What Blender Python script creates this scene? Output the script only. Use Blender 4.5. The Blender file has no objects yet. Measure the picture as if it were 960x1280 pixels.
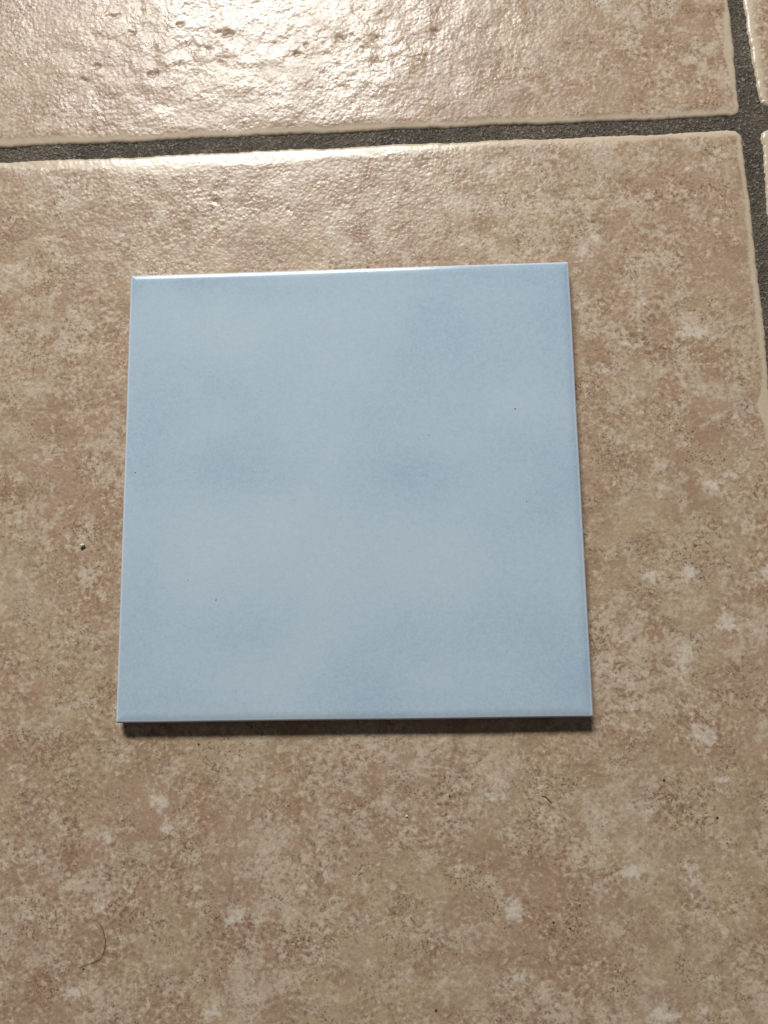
import bpy, math, random
import numpy as np
from mathutils import Matrix, Vector

MM = 0.001
scene = bpy.context.scene
COL = scene.collection

# ------------------------------------------------------------------ camera
CAM_R = np.array([[0.9992001541, -0.0163769999, -0.0364807605],     # camera axes: right, down, forward
                  [-0.0215099328, -0.9891852316, -0.1450858380],
                  [-0.0337101588, 0.1457544904, -0.9887463041]])
CAM_P = np.array([19.4845, -45.6772, 251.1998])                      # millimetres, floor glaze at z = 0
cam = bpy.data.cameras.new("camera")
cam.sensor_fit = 'VERTICAL'
cam.sensor_height = 24.0
cam.lens = 18.0
cam.clip_start = 0.01
cam.clip_end = 50.0
cam_o = bpy.data.objects.new("camera", cam)
COL.objects.link(cam_o)
m = Matrix.Identity(4)
for i in range(3):
    m[i][0] = CAM_R[0][i]
    m[i][1] = -CAM_R[1][i]
    m[i][2] = -CAM_R[2][i]
    m[i][3] = CAM_P[i] * MM
cam_o.matrix_world = m
scene.camera = cam_o

# ------------------------------------------------------------------ room light
world = bpy.data.worlds.new("World")
scene.world = world
world.use_nodes = True
bg = world.node_tree.nodes["Background"]
bg.inputs["Color"].default_value = (1.0, 0.95, 0.88, 1)
bg.inputs["Strength"].default_value = 0.085

# the window: a daylight-lit opening high up beyond the top of the picture, a little to the left
WIN_D, WIN_EL, WIN_AZ = 1.8, math.radians(41.5), math.radians(12.0)
aim = Vector((0.0, 0.06, 0.0))
wdir = Vector((-math.sin(WIN_AZ) * math.cos(WIN_EL), math.cos(WIN_AZ) * math.cos(WIN_EL), math.sin(WIN_EL)))
lamp = bpy.data.lights.new("window_light", 'AREA')
lamp.shape = 'RECTANGLE'
lamp.size = 0.74
lamp.size_y = 0.27
lamp.energy = 52.5
lamp.color = (1.0, 0.985, 0.96)
lamp_o = bpy.data.objects.new("window_light", lamp)
COL.objects.link(lamp_o)
lamp_o.location = aim + wdir * WIN_D
lamp_o.rotation_euler = wdir.to_track_quat('Z', 'Y').to_euler()

scene.cycles.sample_clamp_direct = 3.0
scene.view_settings.view_transform = 'Standard'
scene.view_settings.look = 'None'
scene.view_settings.exposure = 0.0
scene.view_settings.gamma = 1.0
scene.view_settings.use_curve_mapping = False

# ------------------------------------------------------------------ helpers
def s2l(r, g, b):
    def f(c):
        c /= 255.0
        return c / 12.92 if c <= 0.04045 else ((c + 0.055) / 1.055) ** 2.4
    return (f(r), f(g), f(b), 1.0)

def at(px, py, z=0.0):
    """a point measured on the photograph, as a place on the floor (mm)"""
    d = CAM_R.T @ np.array([(px - 480) / 960.0, (py - 640) / 960.0, 1.0])
    t = (z - CAM_P[2]) / d[2]
    return (CAM_P + t * d)[:2]

_rng = np.random.default_rng(7)
_perm = _rng.permutation(4096)
_gx = np.cos(np.arange(4096) * 2.399963)
_gy = np.sin(np.arange(4096) * 2.399963)

def perlin(x, y, seed=0):
    xi = np.floor(x).astype(np.int64); yi = np.floor(y).astype(np.int64)
    xf = x - xi; yf = y - yi
    u = xf * xf * xf * (xf * (xf * 6 - 15) + 10); v = yf * yf * yf * (yf * (yf * 6 - 15) + 10)
    def g(ix, iy, fx, fy):
        h = _perm[(_perm[(ix + seed * 131) & 4095] + iy * 7 + seed * 17) & 4095]
        return _gx[h] * fx + _gy[h] * fy
    a = g(xi, yi, xf, yf); b = g(xi + 1, yi, xf - 1, yf)
    c = g(xi, yi + 1, xf, yf - 1); d = g(xi + 1, yi + 1, xf - 1, yf - 1)
    return (a + u * (b - a) + v * ((c + u * (d - c)) - (a + u * (b - a)))) * 1.5

def fbm(x, y, lam, octs=4, seed=0, gain=0.5):
    s = np.zeros_like(x); a = 1.0
    for o in range(octs):
        s += a * perlin(x / lam, y / lam, seed + o); lam *= 0.5; a *= gain
    return s

def sstep(a, b, x):
    t = np.clip((x - a) / (b - a), 0, 1)
    return t * t * (3 - 2 * t)

def grid_mesh(name, X, Y, Z, attrs=None, skirt=None, material=None, smooth=True):
    """height-field mesh (mm in, metres out), with an optional skirt down to z = skirt round its rim"""
    ny, nx = X.shape
    v = np.stack([X, Y, Z], -1).reshape(-1, 3)
    idx = np.arange(ny * nx).reshape(ny, nx)
    q = np.stack([idx[:-1, :-1], idx[:-1, 1:], idx[1:, 1:], idx[1:, :-1]], -1).reshape(-1, 4)
    if skirt is not None:
        ring = np.concatenate([idx[0, :-1], idx[:-1, -1], idx[-1, :0:-1], idx[:0:-1, 0]])
        n0 = len(v)
        lo = v[ring].copy(); lo[:, 2] = skirt
        v = np.concatenate([v, lo])
        k = np.arange(len(ring)); k2 = (k + 1) % len(ring)
        q = np.concatenate([q, np.stack([ring[k], n0 + k, n0 + k2, ring[k2]], -1)])
    me = bpy.data.meshes.new(name)
    me.vertices.add(len(v)); me.vertices.foreach_set("co", (v * MM).astype(np.float32).ravel())
    me.loops.add(q.size); me.loops.foreach_set("vertex_index", q.astype(np.int32).ravel())
    me.polygons.add(len(q))
    me.polygons.foreach_set("loop_start", (np.arange(len(q)) * 4).astype(np.int32))
    me.polygons.foreach_set("use_smooth", np.full(len(q), smooth))
    for an, ad in (attrs or {}).items():
        ad = np.asarray(ad).reshape(-1)
        if skirt is not None:
            ad = np.concatenate([ad, ad[ring]])
        at_ = me.attributes.new(an, 'FLOAT', 'POINT')
        at_.data.foreach_set("value", ad.astype(np.float32))
    me.update(calc_edges=True)
    me.validate()
    if material:
        me.materials.append(material)
    return me

def link(name, me, parent=None, loc=(0, 0, 0), rotz=0.0):
    o = bpy.data.objects.new(name, me)
    COL.objects.link(o)
    o.location = loc
    o.rotation_euler = (0, 0, rotz)
    o.parent = parent
    return o

def tag(o, label=None, category=None, group=None, kind=None):
    if label: o["label"] = label
    if category: o["category"] = category
    if group: o["group"] = group
    if kind: o["kind"] = kind
    return o

class NT:
    """small helper for node materials"""
    def __init__(self, name):
        self.mat = bpy.data.materials.new(name)
        self.mat.use_nodes = True
        self.t = self.mat.node_tree
        self.b = self.t.nodes["Principled BSDF"]
    def new(self, typ, **kw):
        n = self.t.nodes.new(typ)
        for k, v in kw.items():
            setattr(n, k, v)
        return n
    def put(self, sock, val):
        if hasattr(val, "is_output"):
            self.t.links.new(val, sock)
        else:
            sock.default_value = val
    def math(self, op, a, b=0.0, c=None, clamp=False):
        n = self.new("ShaderNodeMath", operation=op, use_clamp=clamp)
        self.put(n.inputs[0], a); self.put(n.inputs[1], b)
        if c is not None: self.put(n.inputs[2], c)
        return n.outputs[0]
    def rng(self, x, a, b, lo=0.0, hi=1.0):
        n = self.new("ShaderNodeMapRange", interpolation_type='SMOOTHSTEP')
        self.put(n.inputs[0], x)
        for i, val in enumerate((a, b, lo, hi)):
            n.inputs[i + 1].default_value = val
        return n.outputs[0]
    def noise(self, vec, scale, detail=3.0, rough=0.5, dist=0.0):
        n = self.new("ShaderNodeTexNoise")
        self.put(n.inputs["Vector"], vec)
        n.inputs["Scale"].default_value = scale; n.inputs["Detail"].default_value = detail
        n.inputs["Roughness"].default_value = rough; n.inputs["Distortion"].default_value = dist
        return n.outputs["Fac"]
    def voronoi(self, vec, scale, feature='F1'):
        n = self.new("ShaderNodeTexVoronoi", feature=feature)
        self.put(n.inputs["Vector"], vec)
        n.inputs["Scale"].default_value = scale
        return n
    def mix(self, fac, a, b, blend='MIX'):
        n = self.new("ShaderNodeMix", data_type='RGBA', blend_type=blend)
        self.put(n.inputs[0], fac); self.put(n.inputs[6], a); self.put(n.inputs[7], b)
        return n.outputs[2]
    def attr(self, name):
        return self.new("ShaderNodeAttribute", attribute_name=name).outputs["Fac"]
    def vadd(self, a, b):
        n = self.new("ShaderNodeVectorMath", operation='ADD')
        self.put(n.inputs[0], a); self.put(n.inputs[1], b)
        return n.outputs[0]
    def bump(self, h, dist, strength=1.0, normal=None):
        n = self.new("ShaderNodeBump")
        n.inputs["Strength"].default_value = strength
        n.inputs["Distance"].default_value = dist
        self.put(n.inputs["Height"], h)
        if normal is not None: self.put(n.inputs["Normal"], normal)
        return n.outputs[0]

# ------------------------------------------------------------------ materials
def floor_tile_material():
    n = NT("stone_look_glazed_tile")
    co = n.new("ShaderNodeTexCoord").outputs["Object"]
    rnd = n.new("ShaderNodeObjectInfo").outputs["Random"]
    comb = n.new("ShaderNodeCombineXYZ")
    n.put(comb.inputs[0], n.math('MULTIPLY', rnd, 37.0)); n.put(comb.inputs[1], n.math('MULTIPLY', rnd, 19.0))
    v = n.vadd(co, comb.outputs[0])
    pale_a, dark_a, edge = n.attr("pale"), n.attr("dark"), n.attr("edge")
    relief = n.attr("relief")
    big = n.noise(v, 20, 4, 0.55)
    big2 = n.noise(n.vadd(v, (7.3, 1.9, 0)), 26, 5, 0.6, 0.4)
    mid = n.noise(v, 75, 6, 0.62, 0.3)
    mid2 = n.noise(n.vadd(v, (3.1, 5.7, 0)), 130, 6, 0.68, 0.4)
    worm = n.noise(v, 620, 4, 0.68, 0.1)
    grain = n.noise(v, 1300, 2, 0.65)
    # print layers: warm tan, rose-brown and khaki fields running into one another
    c = n.mix(n.rng(big, 0.40, 0.60), s2l(153, 130, 109), s2l(161, 143, 119))
    c = n.mix(n.rng(mid, 0.44, 0.62, 0, 0.62), c, s2l(138, 113, 92))
    c = n.mix(n.rng(n.noise(n.vadd(v, (9, 2, 0)), 48, 5, 0.6), 0.5, 0.66, 0, 0.45), c, s2l(157, 135, 116))
    # grey-beige veils with granular borders, in drifts
    drift = n.math('ADD', n.math('MULTIPLY', n.math('SUBTRACT', big2, 0.5), 0.55), n.math('MULTIPLY', mid2, 0.80))
    drift = n.math('ADD', drift, n.math('MULTIPLY', n.math('SUBTRACT', worm, 0.5), 0.42))
    c = n.mix(n.rng(drift, 0.385, 0.505, 0, 0.70), c, s2l(174, 160, 141))
    c = n.mix(n.rng(drift, 0.50, 0.60, 0, 0.42), c, s2l(187, 174, 156))
    # brown wash and pepper clusters
    veil = n.math('ADD', n.math('MULTIPLY', mid2, 0.75), n.math('MULTIPLY', worm, 0.35))
    dk = n.math('ADD', dark_a, n.math('MULTIPLY', n.math('ADD', n.math('SUBTRACT', worm, 0.5), n.math('MULTIPLY', n.math('SUBTRACT', grain, 0.5), 0.7)), -3.0))
    dk = n.math('MULTIPLY', dk, n.rng(dark_a, 0.08, 0.35))
    c = n.mix(n.rng(dk, 0.30, 1.15, 0, 0.66), c, s2l(116, 92, 73))
    zone = n.rng(n.noise(n.vadd(v, (6, 3, 0)), 40, 4, 0.6), 0.40, 0.60, 0.22, 1.0)
    c = n.mix(n.math('MULTIPLY', n.rng(worm, 0.53, 0.64, 0, 0.60), zone), c, s2l(194, 175, 149))
    c = n.mix(n.math('MULTIPLY', n.rng(worm, 0.47, 0.36, 0, 0.60), zone), c, s2l(110, 86, 67))
    pep_zone = n.rng(n.noise(n.vadd(v, (1, 8, 0)), 70, 5, 0.65), 0.50, 0.62)
    pep = n.math('MULTIPLY', n.rng(grain, 0.47, 0.35), pep_zone)
    c = n.mix(n.math('MULTIPLY', pep, 0.72), c, s2l(82, 64, 50))
    c = n.mix(n.rng(grain, 0.48, 0.36, 0, 0.16), c, s2l(96, 76, 60))
    # pale mineral patches
    pl = n.math('ADD', pale_a, n.math('MULTIPLY', n.math('SUBTRACT', n.math('ADD', n.math('MULTIPLY', worm, 0.55), n.math('MULTIPLY', mid2, 0.45)), 0.5), 2.8))
    pl = n.rng(pl, 0.38, 1.05, 0, 0.72)
    c = n.mix(pl, c, s2l(190, 180, 167))
    pl2 = n.rng(n.noise(n.vadd(v, (4, 4, 0)), 230, 4, 0.62, 0.2), 0.60, 0.70, 0, 0.6)
    c = n.mix(pl2, c, s2l(188, 175, 158))
    # bare cream glaze along the rim, its inner border ragged
    e = n.math('ADD', n.math('SUBTRACT', edge, n.math('MULTIPLY', n.attr('bare'), 5.5)), n.math('MULTIPLY', n.math('SUBTRACT', n.noise(v, 70, 5, 0.65), 0.5), -5.0))
    e = n.math('ADD', e, n.math('MULTIPLY', n.math('SUBTRACT', worm, 0.5), 2.0))
    em = n.rng(e, 3.0, 1.6, 0, 0.85)
    c = n.mix(em, c, s2l(181, 166, 145))
    n.put(n.b.inputs["Base Color"], c)
    # gloss: satin, glossier on bare glaze, uneven
    r = n.math('ADD', n.rng(big2, 0.42, 0.6, 0.38, 0.29), n.math('MULTIPLY', n.math('SUBTRACT', mid2, 0.5), 0.45))
    r = n.math('SUBTRACT', r, n.math('MULTIPLY', em, 0.10))
    r = n.math('SUBTRACT', r, n.math('MULTIPLY', relief, 0.06))
    n.put(n.b.inputs["Roughness"], r)
    n.b.inputs["IOR"].default_value = 1.37
    # fine relief below the mesh's own
    rough_amt = n.math('SUBTRACT', 1.0, n.math('MULTIPLY', em, 0.7))
    vo = n.voronoi(n.vadd(v, (2.2, 0.4, 0)), 760, 'SMOOTH_F1')
    vo.inputs["Smoothness"].default_value = 0.6
    peb = n.math('MULTIPLY', vo.outputs["Distance"], -0.55)
    hgt = n.math('ADD', n.math('ADD', n.math('MULTIPLY', worm, 0.55), peb), n.math('MULTIPLY', grain, 0.30))
    hgt = n.math('MULTIPLY', hgt, rough_amt)
    n.put(n.b.inputs["Normal"], n.bump(hgt, 0.00020, 0.85))
    return n.mat

def grout_material():
    n = NT("dark_sanded_grout")
    co = n.new("ShaderNodeTexCoord").outputs["Object"]
    g = n.noise(co, 1050, 3, 0.7)
    b = n.noise(co, 60, 4, 0.6)
    c = n.mix(n.rng(b, 0.35, 0.65), s2l(66, 58, 47), s2l(86, 77, 64))
    c = n.mix(n.rng(g, 0.55, 0.66, 0, 0.7), c, s2l(158, 148, 130))
    c = n.mix(n.rng(g, 0.45, 0.33, 0, 0.6), c, s2l(30, 26, 21))
    n.put(n.b.inputs["Base Color"], c)
    n.b.inputs["Roughness"].default_value = 0.42
    n.put(n.b.inputs["Normal"], n.bump(g, 0.0016, 1.0))
    return n.mat

def blue_glaze_material():
    n = NT("pale_blue_glaze")
    co = n.new("ShaderNodeTexCoord").outputs["Object"]
    cloud, edge = n.attr("cloud"), n.attr("edge")
    f1 = n.noise(co, 28, 5, 0.55)
    st = n.noise(co, 1150, 2, 0.6)
    st2 = n.noise(co, 420, 3, 0.6)
    k = n.math('ADD', cloud, n.math('MULTIPLY', n.math('SUBTRACT', f1, 0.5), 0.42))
    k = n.math('ADD', k, n.math('MULTIPLY', n.math('SUBTRACT', st, 0.5), 0.5))
    k = n.math('ADD', k, n.math('MULTIPLY', n.math('SUBTRACT', st2, 0.5), 0.28))
    ramp = n.new("ShaderNodeValToRGB")
    ramp.color_ramp.elements[0].position = 0.0
    ramp.color_ramp.elements[0].color = s2l(174, 188, 196)
    ramp.color_ramp.elements[1].position = 1.0
    ramp.color_ramp.elements[1].color = s2l(126, 151, 174)
    e = ramp.color_ramp.elements.new(0.45)
    e.color = s2l(159, 177, 190)
    n.put(ramp.inputs[0], k)
    c = ramp.outputs[0]
    c = n.mix(n.rng(edge, 1.2, 0.5, 0, 0.55), c, s2l(202, 202, 210))     # the glaze runs thin over the arris
    n.put(n.b.inputs["Base Color"], c)
    n.b.inputs["Roughness"].default_value = 0.12
    n.b.inputs["IOR"].default_value = 1.5
    return n.mat

def plain_material(name, rgb, rough=0.6, var=0.12, scale=900):
    n = NT(name)
    co = n.new("ShaderNodeTexCoord").outputs["Object"]
    g = n.noise(co, scale, 3, 0.6)
    d = tuple(max(0, int(x * (1 - var * 2))) for x in rgb)
    n.put(n.b.inputs["Base Color"], n.mix(g, s2l(*d), s2l(*rgb)))
    n.b.inputs["Roughness"].default_value = rough
    return n.mat

M_TILE = floor_tile_material()
M_GROUT = grout_material()
M_GLAZE = blue_glaze_material()
M_BISQUE = plain_material("pale_bisque", (196, 178, 158), 0.85)
M_DARK = plain_material("dark_dirt", (52, 42, 34), 0.7)
M_CRUMB = plain_material("pale_grit", (226, 212, 190), 0.45)
M_HAIR = plain_material("dark_hair", (84, 54, 42), 0.45)

# ------------------------------------------------------------------ the floor
PITCH, SIDE = 340.5, 333.0
CX, CY = 139.3 - SIDE / 2, 123.0 - SIDE / 2      # centre of the tile that carries the blue one

floor_me = grid_mesh("floor", *np.meshgrid(np.linspace(-520, 520, 9) + CX, np.linspace(-520, 520, 9) + CY), np.full((9, 9), -2.3),
                     skirt=-20.0, material=M_GROUT)
floor_o = tag(link("floor", floor_me), kind="structure")

# what the photograph shows on the tiles: (px, py, half width, half height, strength), pixels of the photograph
PALE = [(748,294,9,7,1),(730,318,11,8,.8),(722,337,9,7,.7),(805,375,8,10,.8),(795,430,10,8,.8),(866,418,20,8,.9),(757,460,10,7,.7),
        (817,722,13,9,1),(862,716,9,8,.9),(907,775,9,13,1),(893,608,16,10,.7),(914,592,10,9,.8),(828,613,7,7,.9),(856,828,10,20,.9),
        (831,783,9,7,.7),(885,920,14,15,1),(957,715,9,9,.9),(786,1090,17,8,1),(642,1139,11,12,1.1),(865,1090,9,22,.8),(617,996,11,6,1.1),
        (905,975,8,4,1),(830,1272,20,8,1),(652,1220,9,6,.9),(575,1082,8,5,.9),(770,1125,5,5,.9),(877,1265,7,4,.9),(512,1037,10,10,.7),
        (885,925,9,8,.8),(810,1015,7,7,.7),(730,1057,7,5,.7),(200,1005,11,14,.9),(206,1037,10,8,.9),(135,1050,13,6,.8),(20,960,11,5,1),
        (245,1110,7,7,.9),(295,1147,15,16,.9),(251,1132,10,3,1),(125,1135,8,6,.9),(42,1145,8,5,.8),(90,1238,13,10,.9),(265,1265,9,9,1.1),
        (412,1097,12,5,.9),(385,1112,30,18,.45),(210,972,20,7,.6),(162,1108,14,10,.6),(405,1162,7,6,.9),(465,1205,7,9,.7),(155,1235,15,5,.7),
        (83,666,10,8,.8),(28,720,14,5,.7),(109,480,14,12,.5),(33,622,12,18,.45),(412,288,8,4,.9),(450,265,8,5,.7),(250,288,9,4,.8),
        (370,280,10,5,.7),(712,270,9,4,.9),(572,305,9,8,.9),(612,212,8,5,.8),(867,207,16,5,.7),(30,1090,22,30,.35),(60,1230,30,30,.3),
        (660,1300,30,20,.5),(520,1230,20,30,.4),(940,1000,15,20,.4),(30,40,20,10,.5),(75,30,10,20,.5),(700,110,18,30,.45),(660,60,10,20,.45),
        (830,60,20,12,.4),(790,120,14,8,.5),(910,70,9,25,.7),(55,240,40,12,.4),(150,260,30,10,.4),(560,960,30,10,.4),(690,1010,20,40,.35),
        (700,950,25,25,.4),(790,560,18,14,.4),(770,660,9,6,.6),(855,560,10,7,.5),(795,890,10,8,.6),(930,660,12,20,.4)]
DARK = [(60,935,34,18,.9),(90,1060,14,34,.8),(165,1137,26,12,.7),(310,1170,70,24,.5),(258,1075,26,8,.6),(400,1050,20,20,.5),(830,250,40,16,.5),
        (838,590,30,20,.3),(920,828,8,8,.9),(768,835,12,7,.9),(850,1000,44,28,.6),(660,1140,60,30,.35),(905,1240,40,20,.4),(15,290,22,36,.6),
        (50,320,30,16,.4),(860,680,60,40,.3),(950,610,10,14,.6),(700,530,10,20,.4),(430,1065,30,20,.35),(800,60,26,24,.5),(740,60,30,40,.3),
        (90,140,40,20,.35),(30,120,30,20,.3),(540,270,60,20,.25),(800,300,40,20,.35),(620,240,50,12,.3),(670,1055,14,20,.6),(560,1020,20,40,.4),
        (500,1130,18,24,.5),(870,390,20,12,.3),(750,420,26,14,.3),(55,800,20,40,.3),(120,720,16,30,.3),(80,410,30,30,.3),(45,520,14,20,.35),
        (845,540,12,10,.35),(930,330,20,40,.25),(690,1170,20,40,.4),(270,1260,60,20,.3),(380,1230,40,20,.3),(130,860,12,16,.6)]
# rough glossy relief: strong on the tile at the top, moderate near the joint
ROUGH = [(260,60,150,90,1.0),(470,60,90,80,.9),(380,20,160,60,.8),(120,60,60,80,.7),(600,30,110,60,.6),(260,255,130,30,.26),(470,240,100,30,.18),
         (90,220,120,30,.2),(200,150,160,20,.5)]
BARE = [(205,208,60,18,1.2),(120,205,50,8,.6),(310,196,70,12,.9),(430,190,70,6,.5),(957,508,9,16,.55),(60,205,40,6,.4),(912,60,8,22,.5),(640,165,60,5,.3)]
PITS = [(283,42,6),(122,82,5),(165,40,4),(190,92,5),(371,66,4),(424,48,6),(467,47,5),(105,100,4),(545,40,5),(140,20,5),(225,30,4),(270,250,3),(360,262,3)]

def soft_sum(X, Y, items, seed, amp):
    wx = fbm(X, Y, 7.0, 4, seed) * amp; wy = fbm(X, Y, 7.0, 4, seed + 9) * amp
    s = np.zeros_like(X)
    for (px, py, hw, hh, st) in items:
        c = at(px, py)
        k = 0.275
        r2 = ((X + wx - c[0]) / (hw * k * 1.25)) ** 2 + ((Y + wy - c[1]) / (hh * k * 1.25)) ** 2
        mk = r2 < 9
        s[mk] = np.maximum(s[mk], st * np.exp(-r2[mk] * 0.9))
    return s

def axis(lo, hi, dense, step, coarse, rim=6.0, rstep=0.28):
    """sample positions along one side: fine at both rims, `step` inside `dense`, `coarse` elsewhere"""
    pts = [lo]
    while pts[-1] < hi - 1e-6:
        p = pts[-1]
        if p < lo + rim or p > hi - rim: d = rstep if dense else rstep * 2
        elif dense and dense[0] < p < dense[1]: d = step
        else: d = coarse
        pts.append(min(p + d, hi))
    return np.array(pts)

def edge_wobble(t, seed, amp):
    z = np.zeros_like(t) + seed * 3.7
    return amp * (0.9 * perlin(t / 21.0, z, seed) + 0.55 * perlin(t / 5.5, z, seed + 1) + 0.5 * perlin(t / 1.7, z, seed + 2) + 0.25 * perlin(t / 0.8, z, seed + 3))

def tile_fields(i, j, dx, dy, step, seed, ends=None, amp=0.42, measured=True):
    ox, oy = CX + i * PITCH, CY + j * PITCH
    h = SIDE / 2
    u = axis(-h, h, dx, step, 3.0); v = axis(-h, h, dy, step, 3.0)
    U, V = np.meshgrid(u, v)
    # ragged, slightly bowed sides; corners a little rounded
    l = edge_wobble(V, seed + 1, amp); r = edge_wobble(V, seed + 2, amp)
    b = edge_wobble(U, seed + 3, amp); t = edge_wobble(U, seed + 4, amp)
    if ends:
        l = l + np.interp(V, *ends.get('l', ([0], [0]))); r = r + np.interp(V, *ends.get('r', ([0], [0])))
        b = b + np.interp(U, *ends.get('b', ([0], [0]))); t = t + np.interp(U, *ends.get('t', ([0], [0])))
    fr = sstep(h - 9, h, U); fl = sstep(-h + 9, -h, U); ft = sstep(h - 9, h, V); fb = sstep(-h + 9, -h, V)
    X = U + r * fr + l * fl; Y = V + t * ft + b * fb
    de_x = np.minimum(h - U, U + h); de_y = np.minimum(h - V, V + h)
    rc = 3.2                                              # rounded corner
    cxm = np.maximum(rc - de_x, 0); cym = np.maximum(rc - de_y, 0)
    rad = np.sqrt(cxm ** 2 + cym ** 2)
    corner = (cxm > 0) & (cym > 0)
    k = np.where(corner, np.maximum(cxm, cym) / np.maximum(rad, 1e-6), 1.0)
    X = X + np.sign(U) * np.where(corner, -(cxm - cxm * k), 0); Y = Y + np.sign(V) * np.where(corner, -(cym - cym * k), 0)
    edge = np.where(corner, rc - rad * k, np.minimum(de_x, de_y))
    edge = np.maximum(edge, 0)
    WX, WY = X + ox, Y + oy
    if measured:
        pale = soft_sum(WX, WY, PALE, 60 + seed, 1.3); dark = soft_sum(WX, WY, DARK, 80 + seed, 2.2)
        rough = soft_sum(WX, WY, ROUGH, 90 + seed, 3.0)
    else:
        pale = 0.5 * sstep(0.35, 0.8, fbm(WX, WY, 24, 4, seed)); dark = 0.5 * sstep(0.3, 0.9, fbm(WX, WY, 50, 4, seed + 5))
        rough = 0.5 * sstep(0.1, 0.7, fbm(WX, WY, 90, 3, seed + 7))
    bare = soft_sum(WX, WY, BARE, 70 + seed, 1.8) if measured else np.zeros_like(X)
    # relief, mm
    Z = 0.16 * fbm(WX, WY, 26, 3, 3) + (0.025 + 0.23 * rough) * fbm(WX, WY, 8.5, 2, 11) + (0.014 + 0.052 * rough) * fbm(WX, WY, 2.3, 1, 21)
    inner = sstep(1.0, 4.5, edge)
    Z = Z * inner * (1 - 0.6 * bare) - 0.30
    Z -= 0.55 * rough * np.clip(fbm(WX, WY, 5.2, 3, 91) - 0.42, 0, 1) * sstep(-0.2, 0.5, fbm(WX, WY, 22, 2, 95)) * inner
    if measured:
        for (px, py, r0) in PITS:
            c = at(px, py)
            r_ = r0 * 0.275
            wx = 1.3 * perlin(WX / 1.9, WY / 1.9, 33); wy = 1.0 * perlin(WX / 1.9, WY / 1.9, 34)
            Z -= 0.50 * np.exp(-(((WX + wx - c[0]) / (r_ * 1.1)) ** 2 + ((WY + wy - c[1]) / (r_ * 0.7)) ** 2))
    lipw = 3.8 + 1.3 * perlin(WX / 30, WY / 30, 41) + 3.6 * bare
    Z -= 0.55 * np.clip(1 - edge / (lipw + 0.8), 0, 1) ** 2 + 0.75 * np.clip(1 - edge / 1.3, 0, 1) ** 2.2
    return X, Y, np.minimum(Z, -0.02), dict(pale=pale, dark=dark, edge=edge, relief=rough, bare=bare), ox, oy

H = SIDE / 2
NEAR = {(0, 0): dict(dx=(-146, H), dy=(-140, H), step=0.55, seed=1,
                     ends=dict(r=([-H, 37 - CY, 57 - CY, 84 - CY, 97 - CY, 118 - CY], [1.5, 1.3, 1.3, 0.7, 0.4, -0.3]),
                               t=([-126 - CX, -56 - CX, 13 - CX, 131 - CX], [0.1, 0.6, 1.1, 1.8]))),
        (0, 1): dict(dx=(-146, H), dy=(-H, -90), step=0.5, seed=2,
                     ends=dict(b=([-126 - CX, -56 - CX, 75 - CX, 131 - CX], [-2.3, -1.7, -1.1, -0.9]), r=([-H, -100], [-0.3, -0.7]))),
        (1, 1): dict(dx=(-H, -120), dy=(-H, -90), step=0.6, seed=3,
                     ends=dict(l=([134 - CY - PITCH, 150 - CY - PITCH, 162 - CY - PITCH, 175 - CY - PITCH], [-0.7, -2.0, -3.0, -3.2]), b=([-H, 0], [2.2, 0]))),
        (1, 0): dict(dx=(-H, -120), dy=(60, H), step=0.6, seed=4, ends=dict(l=([0, H], [-1.6, -1.6]), t=([-H, 0], [1.6, 0.5])))}
for (i, j), kw in NEAR.items():
    X, Y, Z, A, ox, oy = tile_fields(i, j, **kw)
    me = grid_mesh("floor_tile", X, Y, Z, A, skirt=-9.0, material=M_TILE)
    link("floor_tile", me, floor_o, (ox * MM, oy * MM, 0))
X, Y, Z, A, _, _ = tile_fields(-1, -1, None, None, 3.0, 9, measured=False)
far_me = grid_mesh("floor_tile", X, Y, Z, A, skirt=-9.0, material=M_TILE)
for k, (i, j) in enumerate([(-1, -1), (0, -1), (1, -1), (-1, 0), (-1, 1)]):
    link("floor_tile", far_me, floor_o, ((CX + i * PITCH) * MM, (CY + j * PITCH) * MM, 0), rotz=(k % 4) * math.pi / 2)

def joint(x0, x1, y0, y1, step):
    X, Y = np.meshgrid(np.linspace(x0, x1, int((x1 - x0) / step)), np.linspace(y0, y1, int((y1 - y0) / step)))
    Z = -1.25 + 0.14 * fbm(X, Y, 9, 2, 51) + 0.26 * fbm(X, Y, 1.5, 2, 52)
    g = tag(link("grout", grid_mesh("grout", X, Y, Z, material=M_GROUT), floor_o), kind="stuff")
    return g
gx0, gx1 = 134.6, 149.2
joint(-175, 196, 119.6, 134.6, 0.36)
joint(gx0, gx1, 134.6, 222, 0.36)
joint(gx0, gx1, -12, 119.6, 0.36)

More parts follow.
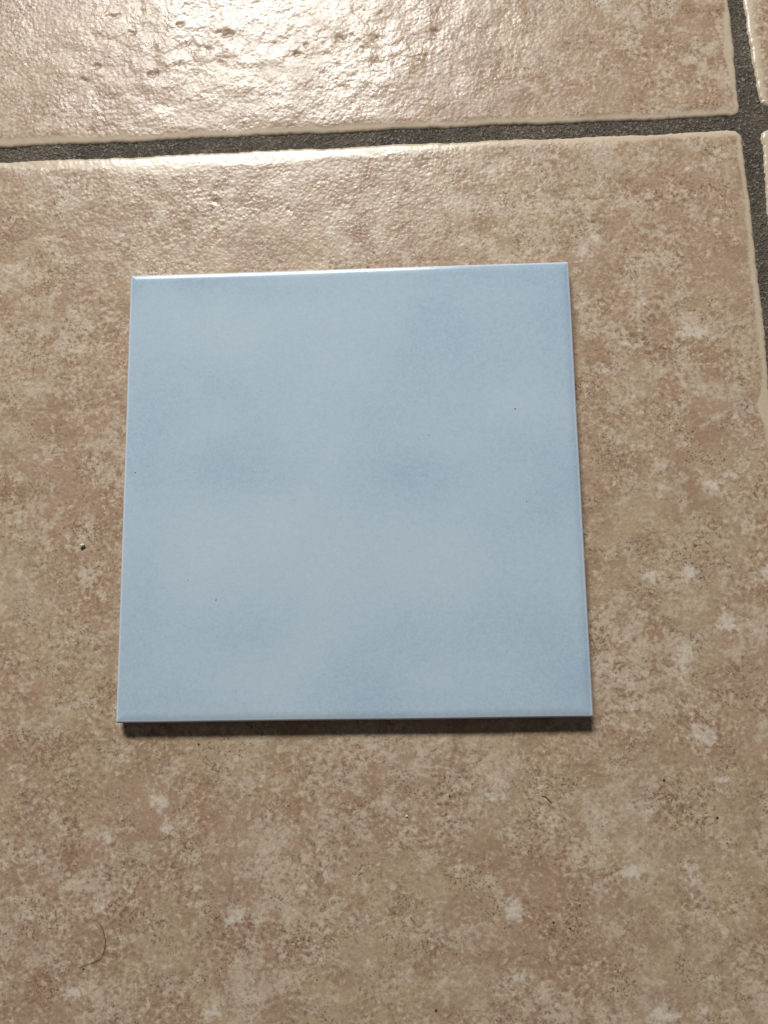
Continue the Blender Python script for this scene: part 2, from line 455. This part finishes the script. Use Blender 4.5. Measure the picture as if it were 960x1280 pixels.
# ------------------------------------------------------------------ the blue tile
T_TOP, T_BOT = 5.0, 0.02
blue = tag(bpy.data.objects.new("ceramic_tile", None),
           "square pale blue glazed ceramic tile lying on the beige stone-look floor tile", "tile")
COL.objects.link(blue)
blue.empty_display_size = 0.02
hb = 75.0
CLOUD = [(590,432,75,40,.55),(505,592,50,28,.8),(285,590,60,24,.55),(300,790,60,26,.45),(205,355,70,22,.8),(180,540,26,60,.45),(700,400,24,70,.45),
         (706,600,22,70,.5),(690,800,40,40,.35),(660,660,60,24,.12),(455,850,50,40,.38),(560,800,60,30,.3),(170,860,40,50,.45),(620,350,110,20,.5),
         (720,860,30,40,.55),(370,350,60,14,.3),(260,480,40,24,.3),(500,520,60,30,.2),(540,400,50,20,.25),(640,560,40,24,.25),(180,760,30,60,.25),
         (330,470,60,30,.1),(600,880,100,18,.25),(300,885,120,14,.25),(440,385,60,20,-.2),(420,450,50,40,-.15),(470,690,90,34,-.30),(240,690,70,24,-.15),
         (390,810,50,24,-.15),(580,690,40,24,-.2),(230,820,40,24,-.1),(330,640,60,26,-.15),(620,500,50,20,-.12),(430,560,40,20,-.12),(250,420,50,26,-.15)]
u = np.concatenate([np.linspace(-hb, -hb + 4.5, 46)[:-1], np.linspace(-hb + 4.5, hb - 4.5, 146), np.linspace(hb - 4.5, hb, 46)[1:]])
U, V = np.meshgrid(u, u)
dx_ = hb - np.abs(U); dy_ = hb - np.abs(V)
rc = 0.8
cxm = np.maximum(rc - dx_, 0); cym = np.maximum(rc - dy_, 0)
corner = (cxm > 0) & (cym > 0)
rad = np.sqrt(cxm ** 2 + cym ** 2)
kk = np.where(corner, np.maximum(cxm, cym) / np.maximum(rad, 1e-6), 1.0)
X = U - np.sign(U) * np.where(corner, cxm * (1 - kk), 0); Y = V - np.sign(V) * np.where(corner, cym * (1 - kk), 0)
edge = np.maximum(np.where(corner, rc - rad * kk, np.minimum(dx_, dy_)), 0)
X = X + np.sign(U) * 0.10 * perlin(V / 40, U * 0 + 1, 5) * sstep(14, 4, dx_); Y = Y + np.sign(V) * 0.10 * perlin(U / 40, V * 0 + 2, 6) * sstep(14, 4, dy_)
ra = 0.75                                                 # rounded arris below a soft pillow
tt = np.clip(edge / ra, 0, 1)
Z = T_TOP - ra * (1 - np.sqrt(np.clip(1 - (1 - tt) ** 2, 0, 1))) - 0.045 * np.clip(3.2 - edge, 0, 4) ** 2
Z = Z + 0.03 * fbm(U, V, 30, 2, 71) * sstep(0, 6, edge)
cl = np.full_like(U, 0.36)
wx = fbm(U, V, 40, 3, 73) * 5; wy = fbm(U, V, 40, 3, 77) * 5
for (px, py, hw, hh, st) in CLOUD:
    c = at(px, py, T_TOP)
    cl += st * 0.34 * np.exp(-(((U + wx - c[0]) / (hw * 0.37)) ** 2 + ((V + wy - c[1]) / (hh * 0.37)) ** 2))
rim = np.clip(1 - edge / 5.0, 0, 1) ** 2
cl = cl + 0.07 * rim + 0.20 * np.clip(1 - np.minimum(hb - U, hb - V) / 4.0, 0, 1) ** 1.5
glaze_me = grid_mesh("glaze", X, Y, Z, dict(cloud=cl, edge=edge), skirt=T_TOP - 2.2, material=M_GLAZE)
link("glaze", glaze_me, blue)
bx = np.linspace(-hb + 0.35, hb - 0.35, 40)
BX, BY = np.meshgrid(bx, bx)
body_me = grid_mesh("body", BX, BY, np.full_like(BX, T_TOP - 1.9), skirt=T_BOT, material=M_BISQUE, smooth=False)
link("body", body_me, blue)

# ------------------------------------------------------------------ small things lying about
def pebble(name, r, mat, seed, squash=(1, 1, 0.6)):
    rr = random.Random(seed)
    import bmesh
    bm = bmesh.new()
    bmesh.ops.create_icosphere(bm, subdivisions=2, radius=1.0)
    for v_ in bm.verts:
        k = r * (1 + rr.uniform(-0.22, 0.22))
        v_.co = Vector((v_.co.x * squash[0] * k, v_.co.y * squash[1] * k, v_.co.z * squash[2] * k)) * MM
    me = bpy.data.meshes.new(name)
    bm.to_mesh(me); bm.free()
    me.materials.append(mat)
    return me

def strand(name, pts, r, mat, z):
    P = []
    n = len(pts)
    Q = [np.array(at(*p)) for p in pts]
    for s in range(n - 1):                                  # Catmull-Rom
        p0, p1, p2, p3 = Q[max(s - 1, 0)], Q[s], Q[s + 1], Q[min(s + 2, n - 1)]
        for t in np.linspace(0, 1, 7)[:-1]:
            P.append(0.5 * ((2 * p1) + (p2 - p0) * t + (2 * p0 - 5 * p1 + 4 * p2 - p3) * t * t + (3 * p1 - p0 - 3 * p2 + p3) * t ** 3))
    P.append(Q[-1])
    P = np.array(P); N = len(P)
    T = np.gradient(P, axis=0); T /= np.linalg.norm(T, axis=1)[:, None]
    verts, faces = [], []
    for i in range(N):
        nx, ny = -T[i][1], T[i][0]
        rr = r * (0.35 + 0.65 * math.sin(math.pi * (i + 0.6) / (N + 0.2)) ** 0.5)
        zz = z + 0.25 * math.sin(math.pi * i / (N - 1))
        for a in range(6):
            c, s_ = math.cos(a * math.pi / 3), math.sin(a * math.pi / 3)
            verts.append(((P[i][0] + nx * c * rr) * MM, (P[i][1] + ny * c * rr) * MM, (zz + s_ * rr) * MM))
    for i in range(N - 1):
        for a in range(6):
            b = (a + 1) % 6
            faces.append((i * 6 + a, i * 6 + b, i * 6 + 6 + b, i * 6 + 6 + a))
    faces.append(tuple(range(5, -1, -1))); faces.append(tuple((N - 1) * 6 + a for a in range(6)))
    me = bpy.data.meshes.new(name)
    me.from_pydata(verts, [], faces)
    me.materials.append(mat)
    return me

def on_floor(px, py, z=-0.15):
    c = at(px, py)
    return (c[0] * MM, c[1] * MM, z * MM)

tag(link("grit_crumb", pebble("grit_crumb", 0.85, M_CRUMB, 3, (1.0, 0.62, 0.85)), None, on_floor(103.5, 682, 0.35), 0.3),
    "tiny pale crumb of grit left of the blue tile, with a dark shadow", "crumb")
tag(link("hair", strand("hair", [(121,1151),(127.5,1160),(131.5,1174),(130.6,1186),(126,1197),(116,1202.5),(97.5,1210)], 0.075, M_HAIR, -0.10)),
    "fine dark curved hair lying on the floor tile, lower left", "hair")
tag(link("lint_fibre", strand("lint_fibre", [(677,995),(682,996),(686,1000),(689,1004)], 0.10, M_HAIR, -0.10)),
    "short dark bent fibre on the floor below the blue tile's right half", "fibre")
SPECKS = [(830,975,0.42,"round dark speck on the floor, right of the blue tile's lower right corner"),
          (897,1022,0.50,"largest dark brown speck, near the right border of the picture"),
          (562,995,0.38,"dark speck on the floor beside a small pale patch, below the blue tile"),
          (692,1153,0.36,"dark speck just right of the squarish pale patch, lower right"),
          (713,1161,0.34,"dark speck below and right of a like speck, lower right"),
          (725,1131,0.28,"faint dark speck above a pair of specks, lower right"),
          (545,1263,0.46,"dark speck at the bottom border, right of the middle"),
          (248,930,0.36,"dark speck just below the blue tile's shadow, on the left"),
          (396,1225,0.30,"faint dark speck near the bottom, left of the middle"),
          (104,1211,0.34,"dark speck at the lower end of the hair")]
for k, (px, py, r, lab) in enumerate(SPECKS):
    tag(link("dirt_speck", pebble("dirt_speck", r * 0.8, M_DARK, 20 + k, (1.0, 0.9, 0.5)), None, on_floor(px, py, -0.12), k),
        lab, "speck", "dark specks on the floor tile")
tag(link("sand_grain", pebble("sand_grain", 0.42, M_CRUMB, 5, (1, 0.8, 0.7)), None, on_floor(508.5, 1020, -0.05)),
    "tiny white grain on the floor below the middle of the blue tile", "grain")
# pinholes fired into the blue glaze: dark flecks, parts of that tile
for k, (px, py, r) in enumerate([(644,511,0.34),(536,544,0.22),(368.5,626,0.24),(658,627,0.22),(235,725,0.24),(270,750,0.28),(169,591,0.3),(392,567,0.16),(295,864,0.22),(640,862,0.18)]):
    c = at(px, py, T_TOP)
    link("pinhole", pebble("pinhole", r * 0.72, M_DARK, 50 + k, (1.3, 0.8, 0.22)), blue, (c[0] * MM, c[1] * MM, (T_TOP - 0.01) * MM), k * 1.3)
